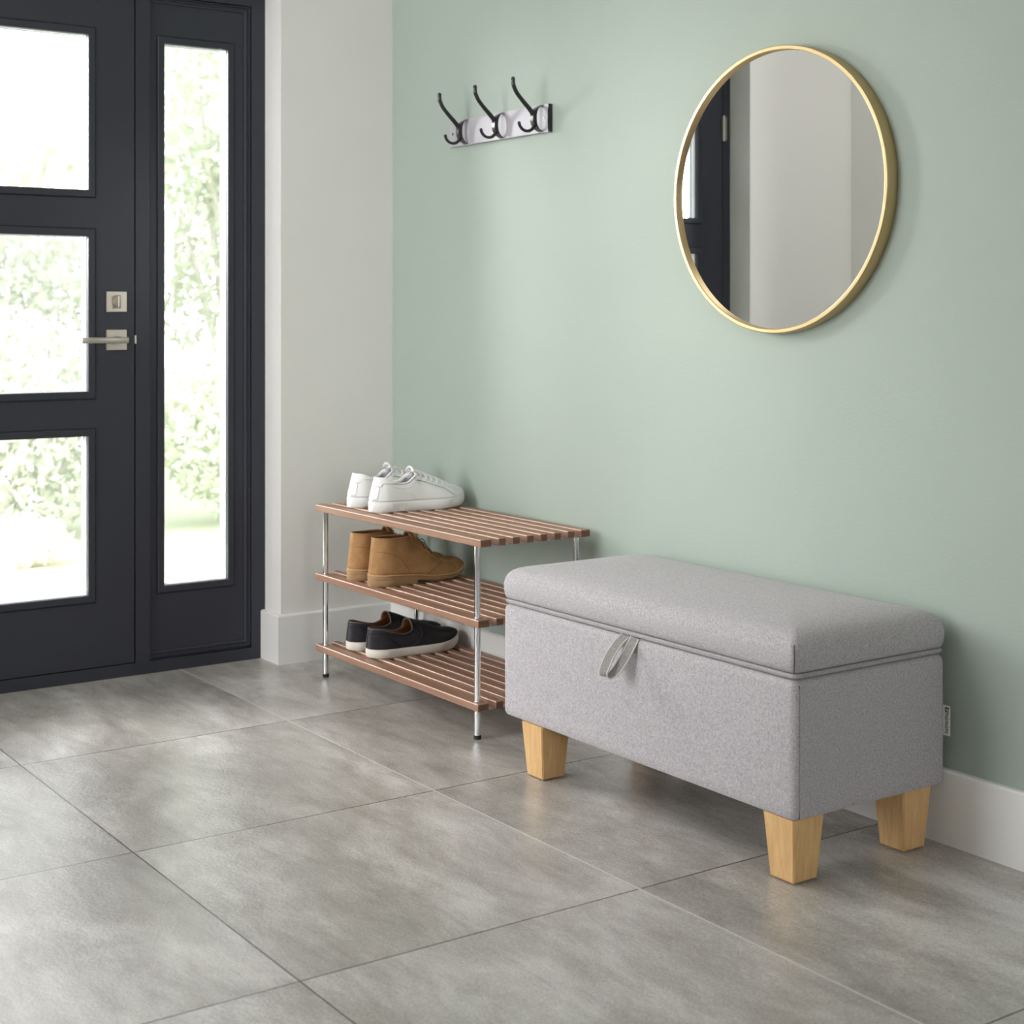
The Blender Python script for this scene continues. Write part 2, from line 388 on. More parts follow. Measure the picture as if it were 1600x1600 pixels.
def rot_handle():
    # deadbolt
    cy, cz = 1.533, 1.0325
    h = obj('deadbolt', B(XD, XD+0.007, cy-0.0292, cy+0.0292, cz-0.0285, cz+0.0285, 0.0015), M['nickel'], door)
    bm = bmesh.new(); cyl(bm, (XD+0.006, cy, cz), (XD+0.012, cy, cz), 0.0125, 28)
    obj('turn_collar', bm, M['nickel'], h, 40)
    bm = bmesh.new(); box(bm, XD+0.012, XD+0.030, cy-0.0045, cy+0.0045, cz-0.018, cz+0.018, 0.0035, 3)
    obj('thumb_turn', bm, M['nickel'], h, 40)
    cz = 0.928
    h = obj('door_handle', B(XD, XD+0.007, cy-0.0292, cy+0.0292, cz-0.0285, cz+0.0285, 0.0015), M['nickel'], door)
    bm = bmesh.new(); cyl(bm, (XD+0.006, cy, cz), (XD+0.011, cy, cz), 0.0135, 28); cyl(bm, (XD+0.010, cy, cz), (XD+0.048, cy, cz), 0.0095, 24)
    obj('spindle', bm, M['nickel'], h, 40)
    bm = bmesh.new(); box(bm, XD+0.044, XD+0.056, 1.420, 1.550, cz-0.0085, cz+0.0080, 0.002, 2)
    obj('lever', bm, M['nickel'], h, 40)
    bm = bmesh.new(); box(bm, XD-0.012, XD+0.0015, DY1+0.0005, DY1+0.0065, cz-0.012, cz+0.012, 0.001)
    obj('latch_keep', bm, M['nickel'], door)
    for hz in (1.66, 0.93, 0.27):
        bm = bmesh.new()
        cyl(bm, (XD+0.006, DY0-0.001, hz-0.045), (XD+0.006, DY0-0.001, hz+0.045), 0.0065, 14)
        box(bm, XD+0.0001, XD+0.002, DY0-0.02, DY0+0.004, hz-0.042, hz+0.042)
        obj('hinge', bm, M['nickel'], door, 40)
rot_handle()

# sidelight: moulded recess, panel, pane
SY0, SY1, SZ0, SZ1 = 1.630, 1.939, 0.033, 1.889
win = struct(obj('window_1', ringbox(bmesh.new(), 1.677, 1.869, 0.237, 1.7575, SY0+0.0005, SY1-0.0005, SZ0+0.0005, SZ1-0.0005, XD-0.035, XD-0.012), M['char']))
# stepped moulding around the recessed panel (ring inner edge at the panel field)
obj('panel_moulding', ring_sweep(bmesh.new(), 1.637, 1.919, 0.058, 1.868, XD, [(0.0, -0.0118), (0.001, -0.008), (0.006, -0.006), (0.008, -0.009), (0.013, -0.009), (0.015, -0.0035), (0.0175, -0.0035), (0.0195, -0.0118)]), M['char'], win)
glazing(win, 1.677, 1.869, 0.237, 1.7575, XD-0.012)

# ------------------------------------------------------------------ round mirror
MC = Vector((-2.383, 0, 1.2615))
mir = thing('wall_mirror', 'large round mirror in a thin brass frame hanging on the sage green wall', 'mirror', (MC.x, YW, MC.z))
def lathe_xz(bm, prof, seg=128, sx=1.0, sz=1.0, closed=True):
    rings = [[bm.verts.new((r*sx*cos(2*pi*j/seg), y, r*sz*sin(2*pi*j/seg))) for j in range(seg)] for r, y in prof]
    n = len(rings)
    for i in range(n if closed else n-1):
        for j in range(seg):
            bm.faces.new((rings[i][j], rings[i][(j+1) % seg], rings[(i+1) % n][(j+1) % seg], rings[(i+1) % n][j]))
    return bm
MSX, MSZ = 1.043, 0.995
R_ = 0.305
obj('mirror_frame', lathe_xz(bmesh.new(), [(R_, -0.001), (R_, -0.029), (R_-0.0015, -0.0305), (R_-0.008, -0.0305), (R_-0.0095, -0.029), (R_-0.0095, -0.001)], sx=MSX, sz=MSZ), M['brass'], mir, 30)
bm = bmesh.new(); lathe_xz(bm, [(R_-0.0097, -0.004), (R_-0.0097, -0.021)], sx=MSX, sz=MSZ, closed=False)
bmesh.ops.holes_fill(bm, edges=[e for e in bm.edges if e.is_boundary])
obj('mirror_glass', bm, M['mirror'], mir, 30)

# ------------------------------------------------------------------ coat hook rail
hk = thing('coat_hook_rail', 'brushed steel wall rail with three black double coat hooks on the green wall', 'coat rack', (-3.445, YW, 1.50))
def rel(root, bm): bmesh.ops.translate(bm, verts=bm.verts, vec=-Vector(root.location)); return bm
obj('back_plate', rel(hk, B(-3.680, -3.212, 2.337, 2.3495, 1.4655, 1.5375, 0.0012)), M['steel'], hk)
obj('plate_edge', rel(hk, B(-3.2119, -3.2095, 2.3365, 2.3496, 1.4655, 1.5375)), M['black'], hk)
for sx in (-3.664, -3.2275):
    bm = bmesh.new(); cyl(bm, (sx, 2.3372, 1.5015), (sx, 2.3360, 1.5015), 0.0036, 16)
    obj('screw', rel(hk, bm), M['black'], hk)
ARM = [(2.3155, 1.490), (2.3145, 1.5035), (2.3095, 1.5145), (2.2985, 1.5262), (2.279, 1.5440), (2.2610, 1.5625), (2.2515, 1.5790), (2.2490, 1.5900), (2.2492, 1.5975)]
LOW = [(2.3155, 1.500), (2.3155, 1.4850), (2.3105, 1.4750), (2.3015, 1.4687), (2.2898, 1.4672), (2.2785, 1.4710), (2.2710, 1.4785), (2.2682, 1.4858)]
for hx in (-3.594, -3.418, -3.242):
    h = obj('coat_hook', None or rel(hk, (lambda bm: (
        tube(bm, smoothpts([(hx, y, z) for y, z in ARM], 5), [0.0074 - 0.0020*min(1, i/22) for i in range(41)], 12),
        tube(bm, smoothpts([(hx, y, z) for y, z in LOW], 5), [0.0052 - 0.0012*min(1, i/18) for i in range(36)], 12),
        bmesh.ops.create_icosphere(bm, subdivisions=2, radius=0.0056, matrix=Matrix.Translation((hx, 2.2492, 1.5975))),
        bmesh.ops.create_icosphere(bm, subdivisions=2, radius=0.0047, matrix=Matrix.Translation((hx, 2.2682, 1.486))),
        bm)[-1])(bmesh.new())), M['black'], hk, 50)
    bm = bmesh.new()   # waisted bracket: profile in YZ swept across x
    outer = [(2.3368, 1.5365), (2.3300, 1.5330), (2.3245, 1.5275), (2.3205, 1.5190), (2.3190, 1.5085), (2.3190, 1.4940), (2.3210, 1.4845), (2.3250, 1.4765), (2.3305, 1.4700), (2.3368, 1.4675)]
    inner = [(y-0.0075-0.005*(1-abs(i-4.5)/4.5), z + (0.0 if 2 < i < 7 else (-0.004 if i <= 2 else 0.004))) for i, (y, z) in enumerate(outer)]
    wd = [0.0110 - 0.0045*sin(pi*i/9) for i in range(10)]
    rows = [[bm.verts.new((hx + s*wd[i], *p)) for s, p in ((-1, outer[i]), (1, outer[i]), (1, inner[i]), (-1, inner[i]))] for i in range(10)]
    for i in range(9):
        for k in range(4): bm.faces.new((rows[i][k], rows[i][(k+1) % 4], rows[i+1][(k+1) % 4], rows[i+1][k]))
    bm.faces.new(rows[0]); bm.faces.new(rows[-1][::-1])
    bmesh.ops.translate(bm, verts=bm.verts, vec=-Vector(hk.location))
    obj('bracket', bm, M['black'], h, 40)

# ------------------------------------------------------------------ upholstered storage bench
BX0, BX1, BY0, BY1 = -2.830, -1.934, 1.936, 2.332
bench = thing('storage_bench', 'light grey upholstered storage bench with hinged lid and four beech legs', 'bench', ((BX0+BX1)/2, (BY0+BY1)/2, 0))
def rrect(x0, x1, y0, y1, r, k=5):
    out = []
    for cx_, cy_, a0 in ((x1-r, y0+r, -pi/2), (x1-r, y1-r, 0), (x0+r, y1-r, pi/2), (x0+r, y0+r, pi)):
        for j in range(k+1):
            a = a0 + pi/2*j/k; out.append((cx_+r*cos(a), cy_+r*sin(a)))
    # subdivide long straight runs
    res = []; n = len(out)
    for i in range(n):
        a, b = out[i], out[(i+1) % n]; d = math.hypot(b[0]-a[0], b[1]-a[1]); m_ = 12 if i % (k+1) == k else 1
        for j in range(m_): res.append((a[0]+(b[0]-a[0])*j/m_, a[1]+(b[1]-a[1])*j/m_))
    return res
def cushion(bm, prof, r0, x0=BX0, x1=BX1, y0=BY0, y1=BY1, capb=True, capt=True, wob=0.0):
    rings = []
    for d, z in prof:
        r = max(0.003, r0 - d*0.2) if d < 0.05 else 0.012
        rings.append([bm.verts.new((x, y, z)) for x, y in rrect(x0+d, x1-d, y0+d, y1-d, r)])
    n = len(rings[0])
    for i in range(len(rings)-1):
        for j in range(n): bm.faces.new((rings[i][j], rings[i][(j+1) % n], rings[i+1][(j+1) % n], rings[i+1][j]))
    if capb: bm.faces.new(rings[0][::-1])
    if capt: bm.faces.new(rings[-1])
    return bm
body = obj('body', rel(bench, cushion(bmesh.new(), [(0.016, 0.1150), (0.008, 0.1155), (0.003, 0.118), (0.0005, 0.124), (0.0, 0.135), (0.0, 0.24), (0.0, 0.345), (0.0015, 0.354), (0.006, 0.3595), (0.012, 0.3612)], 0.013)), M['bench'], bench, 35)
lid = obj('lid', rel(bench, cushion(bmesh.new(), [(0.012, 0.3725), (0.006, 0.3728), (0.002, 0.3755), (-0.0005, 0.382), (-0.002, 0.394), (-0.002, 0.406), (0.0005, 0.418), (0.005, 0.427), (0.012, 0.434), (0.022, 0.439), (0.036, 0.443), (0.06, 0.4475), (0.09, 0.451), (0.13, 0.4535), (0.17, 0.4543), (0.178, 0.4544)], 0.013)), M['bench'], bench, 50)
obj('piping', rel(bench, cushion(bmesh.new(), [(0.009, 0.3625), (0.0035, 0.3632), (0.0015, 0.3662), (0.0015, 0.3688), (0.0035, 0.3712), (0.009, 0.372)], 0.013)), M['piping'], lid, 35)
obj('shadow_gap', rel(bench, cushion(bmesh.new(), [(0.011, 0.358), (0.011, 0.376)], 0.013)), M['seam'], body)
# vertical corner seams of the end panel
for sx in (BX1-0.0008, BX0+0.0008):
    obj('corner_seam', rel(bench, tube(bmesh.new(), [(sx, BY0+0.0125, z/1000) for z in range(120, 358, 8)], 0.0009, 6)), M['seam'], body)
bm = bmesh.new(); tube(bm, smoothpts([(BX1-0.0030, BY0+0.0020, 0.375), (BX1-0.0010, BY0+0.0008, 0.392), (BX1-0.0014, BY0+0.0010, 0.408), (BX1-0.0045, BY0+0.0040, 0.4235)], 4), 0.0010, 6)
obj('corner_seam', rel(bench, bm), M['seam'], lid)
def leg(xc, yc, t, b, zt=0.1165):
    bm = bmesh.new(); rows = []
    for z, h in ((0.0005, None), (0.003, b/2-0.001), (0.006, b/2), (zt, t/2)):
        if h is None: h = b/2-0.007
        rows.append([bm.verts.new((xc+sx*h, yc+sy*h, z)) for sx, sy in ((-1, -1), (1, -1), (1, 1), (-1, 1))])
    for i in range(3):
        for k in range(4): bm.faces.new((rows[i][k], rows[i][(k+1) % 4], rows[i+1][(k+1) % 4], rows[i+1][k]))
    bm.faces.new(rows[0][::-1]); bm.faces.new(rows[-1])
    bmesh.ops.bevel(bm, geom=[e for e in bm.edges if abs(e.verts[0].co.z-e.verts[1].co.z) > 0.05], offset=0.002, segments=2, affect='EDGES')
    return bm
for xc, yc in ((-1.9775, 1.9770), (-2.7180, 1.9720), (-1.9790, 2.2620), (-2.7180, 2.2620)):
    o = obj('leg', rel(bench, leg(xc, yc, 0.076, 0.059)), M['beech'], bench)
    obj('glide', rel(bench, B(xc-0.021, xc+0.021, yc-0.021, yc+0.021, 0.0, 0.004)), M['gap'], o)
# pull loop
P_ = [(-2.4130, 1.9385, 0.3625), (-2.4150, 1.921, 0.352), (-2.4140, 1.899, 0.330), (-2.4100, 1.8815, 0.306), (-2.4070, 1.8780, 0.2965), (-2.4040, 1.8850, 0.2920), (-2.3990, 1.8990, 0.2990), (-2.3920, 1.9150, 0.3230), (-2.3870, 1.9260, 0.3440), (-2.3850, 1.9385, 0.3620)]
pp = smoothpts([(a+0.012, b, c-(0.003 if 0 < i < 9 else 0)) for i, (a, b, c) in enumerate(P_)], 5)
def strap(bm, pts, w0, w1, th):
    rows = []; n = len(pts)
    for i in range(n):
        t = (pts[min(i+1, n-1)]-pts[max(i-1, 0)]).normalized()
        wdir = Vector((1, 0.12, -0.10)).normalized(); wdir = (wdir - t*wdir.dot(t)).normalized(); nn = t.cross(wdir)
        rows.append([bm.verts.new(pts[i] + wdir*a + nn*b) for a, b in ((w0, -th), (w1, -th), (w1, th), (w0, th))])
    for i in range(n-1):
        for k in range(4): bm.faces.new((rows[i][k], rows[i][(k+1) % 4], rows[i+1][(k+1) % 4], rows[i+1][k]))
    bm.faces.new(rows[0][::-1]); bm.faces.new(rows[-1]); return bm
lp = obj('pull_loop', rel(bench, strap(bmesh.new(), pp, -0.0105, 0.0105, 0.0009)), M['strap'], bench, 40)
bm = bmesh.new(); strap(bm, pp, 0.0100, 0.0118, 0.0013); strap(bm, pp, -0.0118, -0.0100, 0.0013)
obj('hem', rel(bench, bm), M['hem'], lp, 40)
# sewn-in label at the rear edge
lb = obj('label', rel(bench, B(BX1-0.012, BX1+0.0125, 2.3285, 2.3295, 0.2085, 0.2645)), M['label'], bench)
lb['label'] = 'white woven tag with black lettering'
bm = bmesh.new(); yq = (2.3279, 2.3285)
def ink(x0, x1, z0, z1): box(bm, BX1+x0, BX1+x1, yq[0], yq[1], z0, z1)
ink(0.0020, 0.0038, 0.2530, 0.2605); ink(0.0020, 0.0105, 0.2592, 0.2612); ink(0.0020, 0.0100, 0.2522, 0.2538)
ink(0.0080, 0.0098, 0.2560, 0.2600); ink(0.0056, 0.0068, 0.2538, 0.2555)
zc = 0.2500
for k in range(8):   # the small upright letters, turned on their side
    hh = (0.0042, 0.0040, 0.0050, 0.0040, 0.0044, 0.0046, 0.0040, 0.0040)[k]
    xa, xb = 0.0022, 0.0104
    ink(xa, xb if k in (0, 2, 5) else xb-0.0025, zc-0.0009, zc)
    ink(xa if k % 2 else xa+0.002, xb-0.003, zc-hh+0.0010, zc-hh+0.0018)
    ink(xa if k % 3 else xb-0.0038, (xa if k % 3 else xb-0.0038)+0.0012, zc-hh+0.0014, zc-0.0004)
    zc -= hh + 0.0006
obj('lettering', rel(bench, bm), M['ink'], lb)

# ------------------------------------------------------------------ slatted shoe rack
RX0, RX1 = -3.837, -3.010
RY0, RY1 = 1.996, 2.318
rack = thing('shoe_rack', 'three tier shoe rack with brown wooden slats and chrome posts', 'shoe rack', ((RX0+RX1)/2, (RY0+RY1)/2, 0))
tops = [(0.4725, 'top_shelf', RX1), (0.2830, 'middle_shelf', RX1-0.010), (0.0870, 'bottom_shelf', RX1-0.011)]
TH = 0.0175
slats = [(RY0, RY0+0.0320)]
y = RY0+0.0320
for k in range(6):
    y += 0.0192; slats.append((y, y+0.0212)); y += 0.0212
slats.append((y+0.0192, RY1))
PXL, PXR, PYF, PYB = -3.804, -3.046, 2.0115, 2.3035
for zt, nm, xr in tops:
    sh = bpy.data.objects.new(nm, None); C.objects.link(sh); sh.parent = rack; sh.location = (0, 0, zt); sh.name = 'shelf'
    off = Vector(rack.location) + Vector((0, 0, zt))
    for (ya, yb) in slats:
        cxm = (RX0+xr)/2
        bm = box(bmesh.new(), RX0-cxm, xr-cxm, ya-(ya+yb)/2, yb-(ya+yb)/2, -TH/2, TH/2, 0.0015, 1)
        bm.normal_update()
        for f in bm.faces:   # edge highlight painted pale along the upper arrises
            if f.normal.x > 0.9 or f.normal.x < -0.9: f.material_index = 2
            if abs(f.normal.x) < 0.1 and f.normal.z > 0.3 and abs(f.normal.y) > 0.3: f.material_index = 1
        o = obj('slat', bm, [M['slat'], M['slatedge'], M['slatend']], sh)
        o.location = Vector((cxm, (ya+yb)/2, zt-TH/2)) - off
    for xc in (PXL+0.012, PXR-0.002 + (0.014 if xr == RX1 else 0.006)):
        bm = bmesh.new(); box(bm, xc-0.006, xc+0.006, RY0+0.02, RY1-0.02, zt-TH-0.0032, zt-TH+0.0005)
        bmesh.ops.translate(bm, verts=bm.verts, vec=-off)
        obj('crossbar', bm, M['steel'], sh)
for px_, py_ in ((PXL, PYF), (PXR, PYF), (PXL, PYB), (PXR, PYB)):
    bm = bmesh.new(); cyl(bm, (px_, py_, 0.008), (px_, py_, 0.4725-TH+0.002), 0.0073, 24)
    o = obj('post', rel(rack, bm), M['chrome'], rack, 40)
    bm = bmesh.new(); cyl(bm, (px_, py_, 0.0), (px_, py_, 0.009), 0.0088, 24)
    obj('foot_cap', rel(rack, bm), M['rubber'], o, 40)
    for zt, nm, xr in tops[1:]:
        obj('collar', rel(rack, cyl(bmesh.new(), (px_, py_, zt), (px_, py_, zt+0.0025), 0.0092, 24)), M['chrome'], o, 40)

# ------------------------------------------------------------------ shoes
def interp(kn, s):
    if s <= kn[0][0]: return kn[0][1]
    for i in range(len(kn)-1):
        a, b = kn[i], kn[i+1]
        if s <= b[0]:
            p0 = kn[i-1] if i > 0 else a; p3 = kn[i+2] if i+2 < len(kn) else b
            h = b[0]-a[0]; t = (s-a[0])/h
            m0 = (b[1]-p0[1])/max(b[0]-p0[0], 1e-6)*h; m1 = (p3[1]-a[1])/max(p3[0]-a[0], 1e-6)*h
            if (b[1]-a[1])*m0 < 0: m0 = 0
            if (b[1]-a[1])*m1 < 0: m1 = 0
            return (2*t**3-3*t*t+1)*a[1]+(t**3-2*t*t+t)*m0+(-2*t**3+3*t*t)*b[1]+(t**3-t*t)*m1
    return kn[-1][1]
class Last:
    def __init__(s_, **k): s_.__dict__.update(k)
    def y(q, s): return q.Ln*s
    def wd(q, s):
        e1 = (1-(1-min(s/0.15, 1))**2.2)**(1/2.2); e2 = (1-(1-min((1-s)/0.26, 1))**2.3)**(1/2.0)
        return max(0.0004, interp(q.W, s)*e1*e2)
    def cx(q, s): return q.side*interp(((0, 0), (0.5, 0.003), (0.75, 0.002), (1, -0.012)), s)
    def S(q, sd, s, v, off=0.0):
        """sd = +-1 side; v in 0..1 from sole to collar, 1..2 over the top to the middle"""
        zb, hc = interp(q.ST, s), interp(q.HC, s); w = q.wd(s)-0.0025*min(1, q.wd(s)/0.01); w = max(w, 0.0002)
        wc = w*interp(q.WC, s)
        if v <= 1:
            cxx, cz = w*q.bulge, zb + (hc-zb)*0.55
            x = (1-v)**2*w + 2*v*(1-v)*cxx + v*v*wc; z = (1-v)**2*zb + 2*v*(1-v)*cz + v*v*hc
        else:
            t = v-1; ht = interp(q.HT, s); a = t*pi/2
            x = wc*cos(a); z = hc + (ht-hc)*sin(a)
        hz = max(0, (z-zb))
        yy = q.y(s) + q.tilt*hz*max(0, 1-s/0.30) - q.toet*hz*max(0, (s-0.85)/0.15)
        p = Vector((sd*x + q.cx(s), yy, z))
        return p
    def Sn(q, sd, s, v, off):
        e = 0.004; p = q.S(sd, s, v)
        a = q.S(sd, min(1, s+e), v)-q.S(sd, max(0, s-e), v); b = q.S(sd, s, min(2, v+0.02))-q.S(sd, s, max(0, v-0.02))
        n = a.cross(b)
        if n.length < 1e-12: return p + Vector((0, -off, 0))
        n.normalize()
        if sd < 0: n = -n
        if n.dot(Vector((sd, 0, 0.6))) < -0.2: n = -n
        return p + n*off
def stations(a, b, n): return [a + (b-a)*i/n for i in range(n+1)]
def cosst(n): return [(1-cos(pi*i/n))/2 for i in range(n+1)]
def upper(q, name, m, parent, lin):
    bm = bmesh.new(); ss = sorted(set([round(s, 5) for s in cosst(44)] + [q.so]))
    nv = 10; nt = 6; prev = None
    vts = {}
    def V(i, sd, v):
        k = (i, sd if v < 2 else 0, round(v, 4))
        if k not in vts: vts[k] = bm.verts.new(q.S(sd, ss[i], v))
        return vts[k]
    for i in range(len(ss)-1):
        for sd in (-1, 1):
            for j in range(nv):
                f = [V(i, sd, j/nv), V(i+1, sd, j/nv), V(i+1, sd, (j+1)/nv), V(i, sd, (j+1)/nv)]
                bm.faces.new(f if sd > 0 else f[::-1])
            if ss[i] >= q.so - 1e-6:
                for j in range(nt):
                    f = [V(i, sd, 1+j/nt), V(i+1, sd, 1+j/nt), V(i+1, sd, 1+(j+1)/nt), V(i, sd, 1+(j+1)/nt)]
                    bm.faces.new(f if sd > 0 else f[::-1])
    bmesh.ops.remove_doubles(bm, verts=bm.verts, dist=0.0003)
    o = obj(name, bm, [m, lin], parent, 60)
    md = o.modifiers.new('thickness', 'SOLIDIFY'); md.thickness = q.th; md.offset = -1; md.material_offset = 1; md.material_offset_rim = q.rim
    md.use_even_offset = False
    return o
def patch(q, name, m, parent, sd_list, s0, s1, v0, v1, off, ns=16, nv=6, th=0.0012):
    """overlay panel lying on the upper; s0/s1/v0/v1 may be functions"""
    bm = bmesh.new()
    for sd in sd_list:
        g = []
        for i in range(ns+1):
            r = []
            for j in range(nv+1):
                b_ = j/nv; a_ = i/ns
                va = v0(a_) if callable(v0) else v0; vb = v1(a_) if callable(v1) else v1
                v = va+(vb-va)*b_
                sa = s0(b_) if callable(s0) else s0; sb = s1(b_) if callable(s1) else s1
                r.append(bm.verts.new(q.Sn(sd, sa+(sb-sa)*a_, v, off)))
            g.append(r)
        for i in range(ns):
            for j in range(nv):
                f = [g[i][j], g[i+1][j], g[i+1][j+1], g[i][j+1]]
                bm.faces.new(f if sd > 0 else f[::-1])
    bmesh.ops.remove_doubles(bm, verts=bm.verts, dist=0.0002)
    o = obj(name, bm, m, parent, 60, recalc=False)
    md = o.modifiers.new('thickness', 'SOLIDIFY'); md.thickness = th; md.offset = 0
    return o
def sole(q, name, m, parent, zt, zb, wf=1.0, s0=0.0, s1=1.0, n=44, rnd=0.003):
    bm = bmesh.new(); rings = []
    ss = [s0+(s1-s0)*c for c in cosst(n)]
    for s in ss:
        w = q.wd(s)*wf; w = max(w, 0.0004); a, b = zb(s), zt(s); r = min(rnd, w*0.6, (b-a)*0.4)
        # lengthwise rounding of the ends
        pts = [(w-r, a), (w, a+r), (w, b-r), (w-r, b), (-w+r, b), (-w, b-r), (-w, a+r), (-w+r, a)]
        rings.append([bm.verts.new((x+q.cx(s), q.y(s)+(-0.0 if s > .02 else 0), z)) for x, z in pts])
    for i in range(len(rings)-1):
        for k in range(8): bm.faces.new((rings[i][k], rings[i][(k+1) % 8], rings[i+1][(k+1) % 8], rings[i+1][k]))
    bm.faces.new(rings[0]); bm.faces.new(rings[-1][::-1])
    return obj(name, bm, m, parent, 45)
def line(q, name, m, parent, fn, n=24, r=0.0006, sides=(1, -1), off=0.0006):
    for sd in sides:
        o = obj(name, tube(bmesh.new(), [q.Sn(sd, *fn(i/n), off) for i in range(n+1)], r, 6), m, parent, 60)
    return o
def rim(q, name, m, parent, r=0.0018, n=30, front=True):
    bm = bmesh.new()
    pts = [q.S(1, q.so*(1-i/n)**1.4 if False else q.so*(1-i/n), 1) for i in range(n+1)] + [q.S(-1, q.so*i/n, 1) for i in range(1, n+1)]
    if front: pts += [q.S(-1, q.so, 1+j/8) for j in range(1, 9)] + [q.S(1, q.so, 2-j/8) for j in range(1, 9)]
    tube(bm, [p + Vector((0, 0, 0.0004)) for p in pts], r, 8, cap=False)
    return obj(name, bm, m, parent, 60)
def toe_spring(q, s): return interp(q.SP, s)
def insole(q, parent, m):
    bm = bmesh.new(); ss = stations(0.03, 0.75, 24); r = []
    for s in ss:
        z = interp(q.ST, s)+0.004; w = q.wd(s)*0.86
        r.append([bm.verts.new((q.cx(s)+x*w, q.y(s), z)) for x in (-1, -.5, 0, .5, 1)])
    for i in range(len(ss)-1):
        for k in range(4): bm.faces.new((r[i][k], r[i+1][k], r[i+1][k+1], r[i][k+1]))
    return obj('insole', bm, m, parent)

def sneaker(label, side, loc, rz):
    t = thing('sneaker', label, 'shoe', loc, 'white sneakers on the top shelf')
    t.rotation_euler.z = radians(rz)
    q = Last(side=side, Ln=0.300, tilt=0.27, toet=0.1, bulge=1.0, th=0.0045, rim=0, so=0.43,
        W=((0, .037), (0.15, .038), (0.4, .038), (0.7, .050), (0.85, .048), (1, .040)),
        SP=((0, 0.001), (0.1, 0), (0.6, 0), (0.85, 0.004), (1, 0.013)),
        ST=((0, .0275), (0.4, .026), (0.7, .027), (0.9, .0315), (1, .0355)),
        HC=((0, .0890), (0.06, .0885), (0.14, .081), (0.25, .0735), (0.34, .0755), (0.43, .0925), (0.6, .076), (0.78, .055), (0.88, .047), (1, .040)),
        WC=((0, .78), (0.12, .72), (0.4, .66), (0.46, .40), (0.7, .42), (0.85, .55), (1, .7)),
        HT=((0.40, .108), (0.46, .103), (0.6, .086), (0.78, .065), (0.86, .0585), (0.94, .051), (1, .042)))
    u = upper(q, 'upper', M['sn_up'], t, M['sn_lin'])
    sole(q, 'sole', M['sn_sole'], t, lambda s: interp(q.ST, s)+0.0015, lambda s: toe_spring(q, s), 1.02, rnd=0.004)
    line(q, 'sole_seam', M['sn_lin'], t, lambda a: (0.004+0.992*a, 0.055), 50, 0.0006, off=0.0004)
    patch(q, 'heel_tab', M['sn_tab'], t, (1, -1), 0.0, lambda b: 0.045+0.16*max(0, min(1, (b-0.35)/0.5)), 0.62, 1.0, 0.0012, 12, 8, 0.0016)
    patch(q, 'heel_stay', M['sn_tab'], t, (1, -1), 0.0, 0.03, 0.08, 0.62, 0.0008, 6, 6)
    for sd in (1, -1): patch(q, 'eyestay', M['sn_tab'], t, (sd,), 0.415, 0.80, lambda a: 0.80-0.12*a-0.45*max(0, (a-0.75)/0.25), 1.0, 0.0010, 20, 5)
    line(q, 'panel_seam', M['sn_eye'], t, lambda a: (0.415+0.385*a, 0.79-0.12*a-0.50*max(0, (a-0.75)/0.25)), 24, 0.0005, off=0.0010)
    line(q, 'panel_seam', M['sn_lin'], t, lambda a: (0.40-0.06*a, 0.06+0.34*a), 10, 0.0003, off=0.0002)
    line(q, 'panel_seam', M['sn_lin'], t, lambda a: (0.17+0.25*a, 0.74-0.06*sin(pi*a)), 14, 0.0004, off=0.0002)
    rim(q, 'collar_binding', M['sn_tab'], t, 0.0028, front=False)
    # tongue
    bm = bmesh.new(); rows = []
    for i in range(9):
        a = i/8; s = 0.53-0.125*a; z0 = interp(q.HT, 0.53)-0.002 + a*0.0225; w = 0.019+0.004*a
        rows.append([bm.verts.new((q.cx(s)+w*sin(b*0.9)/0.9*1.0, q.y(s)-0.002*a+0.0, z0-0.014*(1-cos(b))-0.006*a*a*b**2)) for b in [x/4*1.0 for x in range(-4, 5)]])
    for i in range(8):
        for k in range(8): bm.faces.new((rows[i][k], rows[i][k+1], rows[i+1][k+1], rows[i+1][k]))
    o = obj('tongue', bm, M['sn_up'], t, 60); md = o.modifiers.new('t', 'SOLIDIFY'); md.thickness = 0.0045; md.offset = 0
    bm = bmesh.new()
    for k in range(6):
        s = 0.475+0.056*k
        for ds in (0,):
            pts = []
            for v in [0.86, 0.95, 1.02, 1.2, 1.5, 1.8, 2.0]: pts.append(q.Sn(1, s, v, 0.0026 if v > .9 else 0.0))
            for v in [1.8, 1.5, 1.2, 1.02, 0.95, 0.86]: pts.append(q.Sn(-1, s-0.0, v, 0.0026 if v > .9 else 0.0))
            tube(bm, pts, 0.0030, 8, flat=0.45)
            if k < 5:
                pts = [q.Sn(1, s, 1.02, 0.0026)] + [q.Sn(1, s+0.028*v, 1+v, 0.0026) for v in (.3, .7, 1)] + [q.Sn(-1, s+0.028+0.028*v, 2-v, 0.0026) for v in (.3, .7)] + [q.Sn(-1, s+0.056, 1.02, 0.003)]
                tube(bm, pts, 0.0022, 8, flat=0.45)
    obj('laces', bm, M['sn_lace'], t, 60)
    for k in range(6):
        for sd in (-1, 1):
            bm = bmesh.new(); p = q.Sn(sd, 0.475+0.056*k, 0.86, 0.0014); bmesh.ops.create_icosphere(bm, subdivisions=1, radius=0.0016, matrix=Matrix.Translation(p))
            obj('eyelet', bm, M['sn_eye'], t)
    insole(q, t, M['sn_lin']); return t

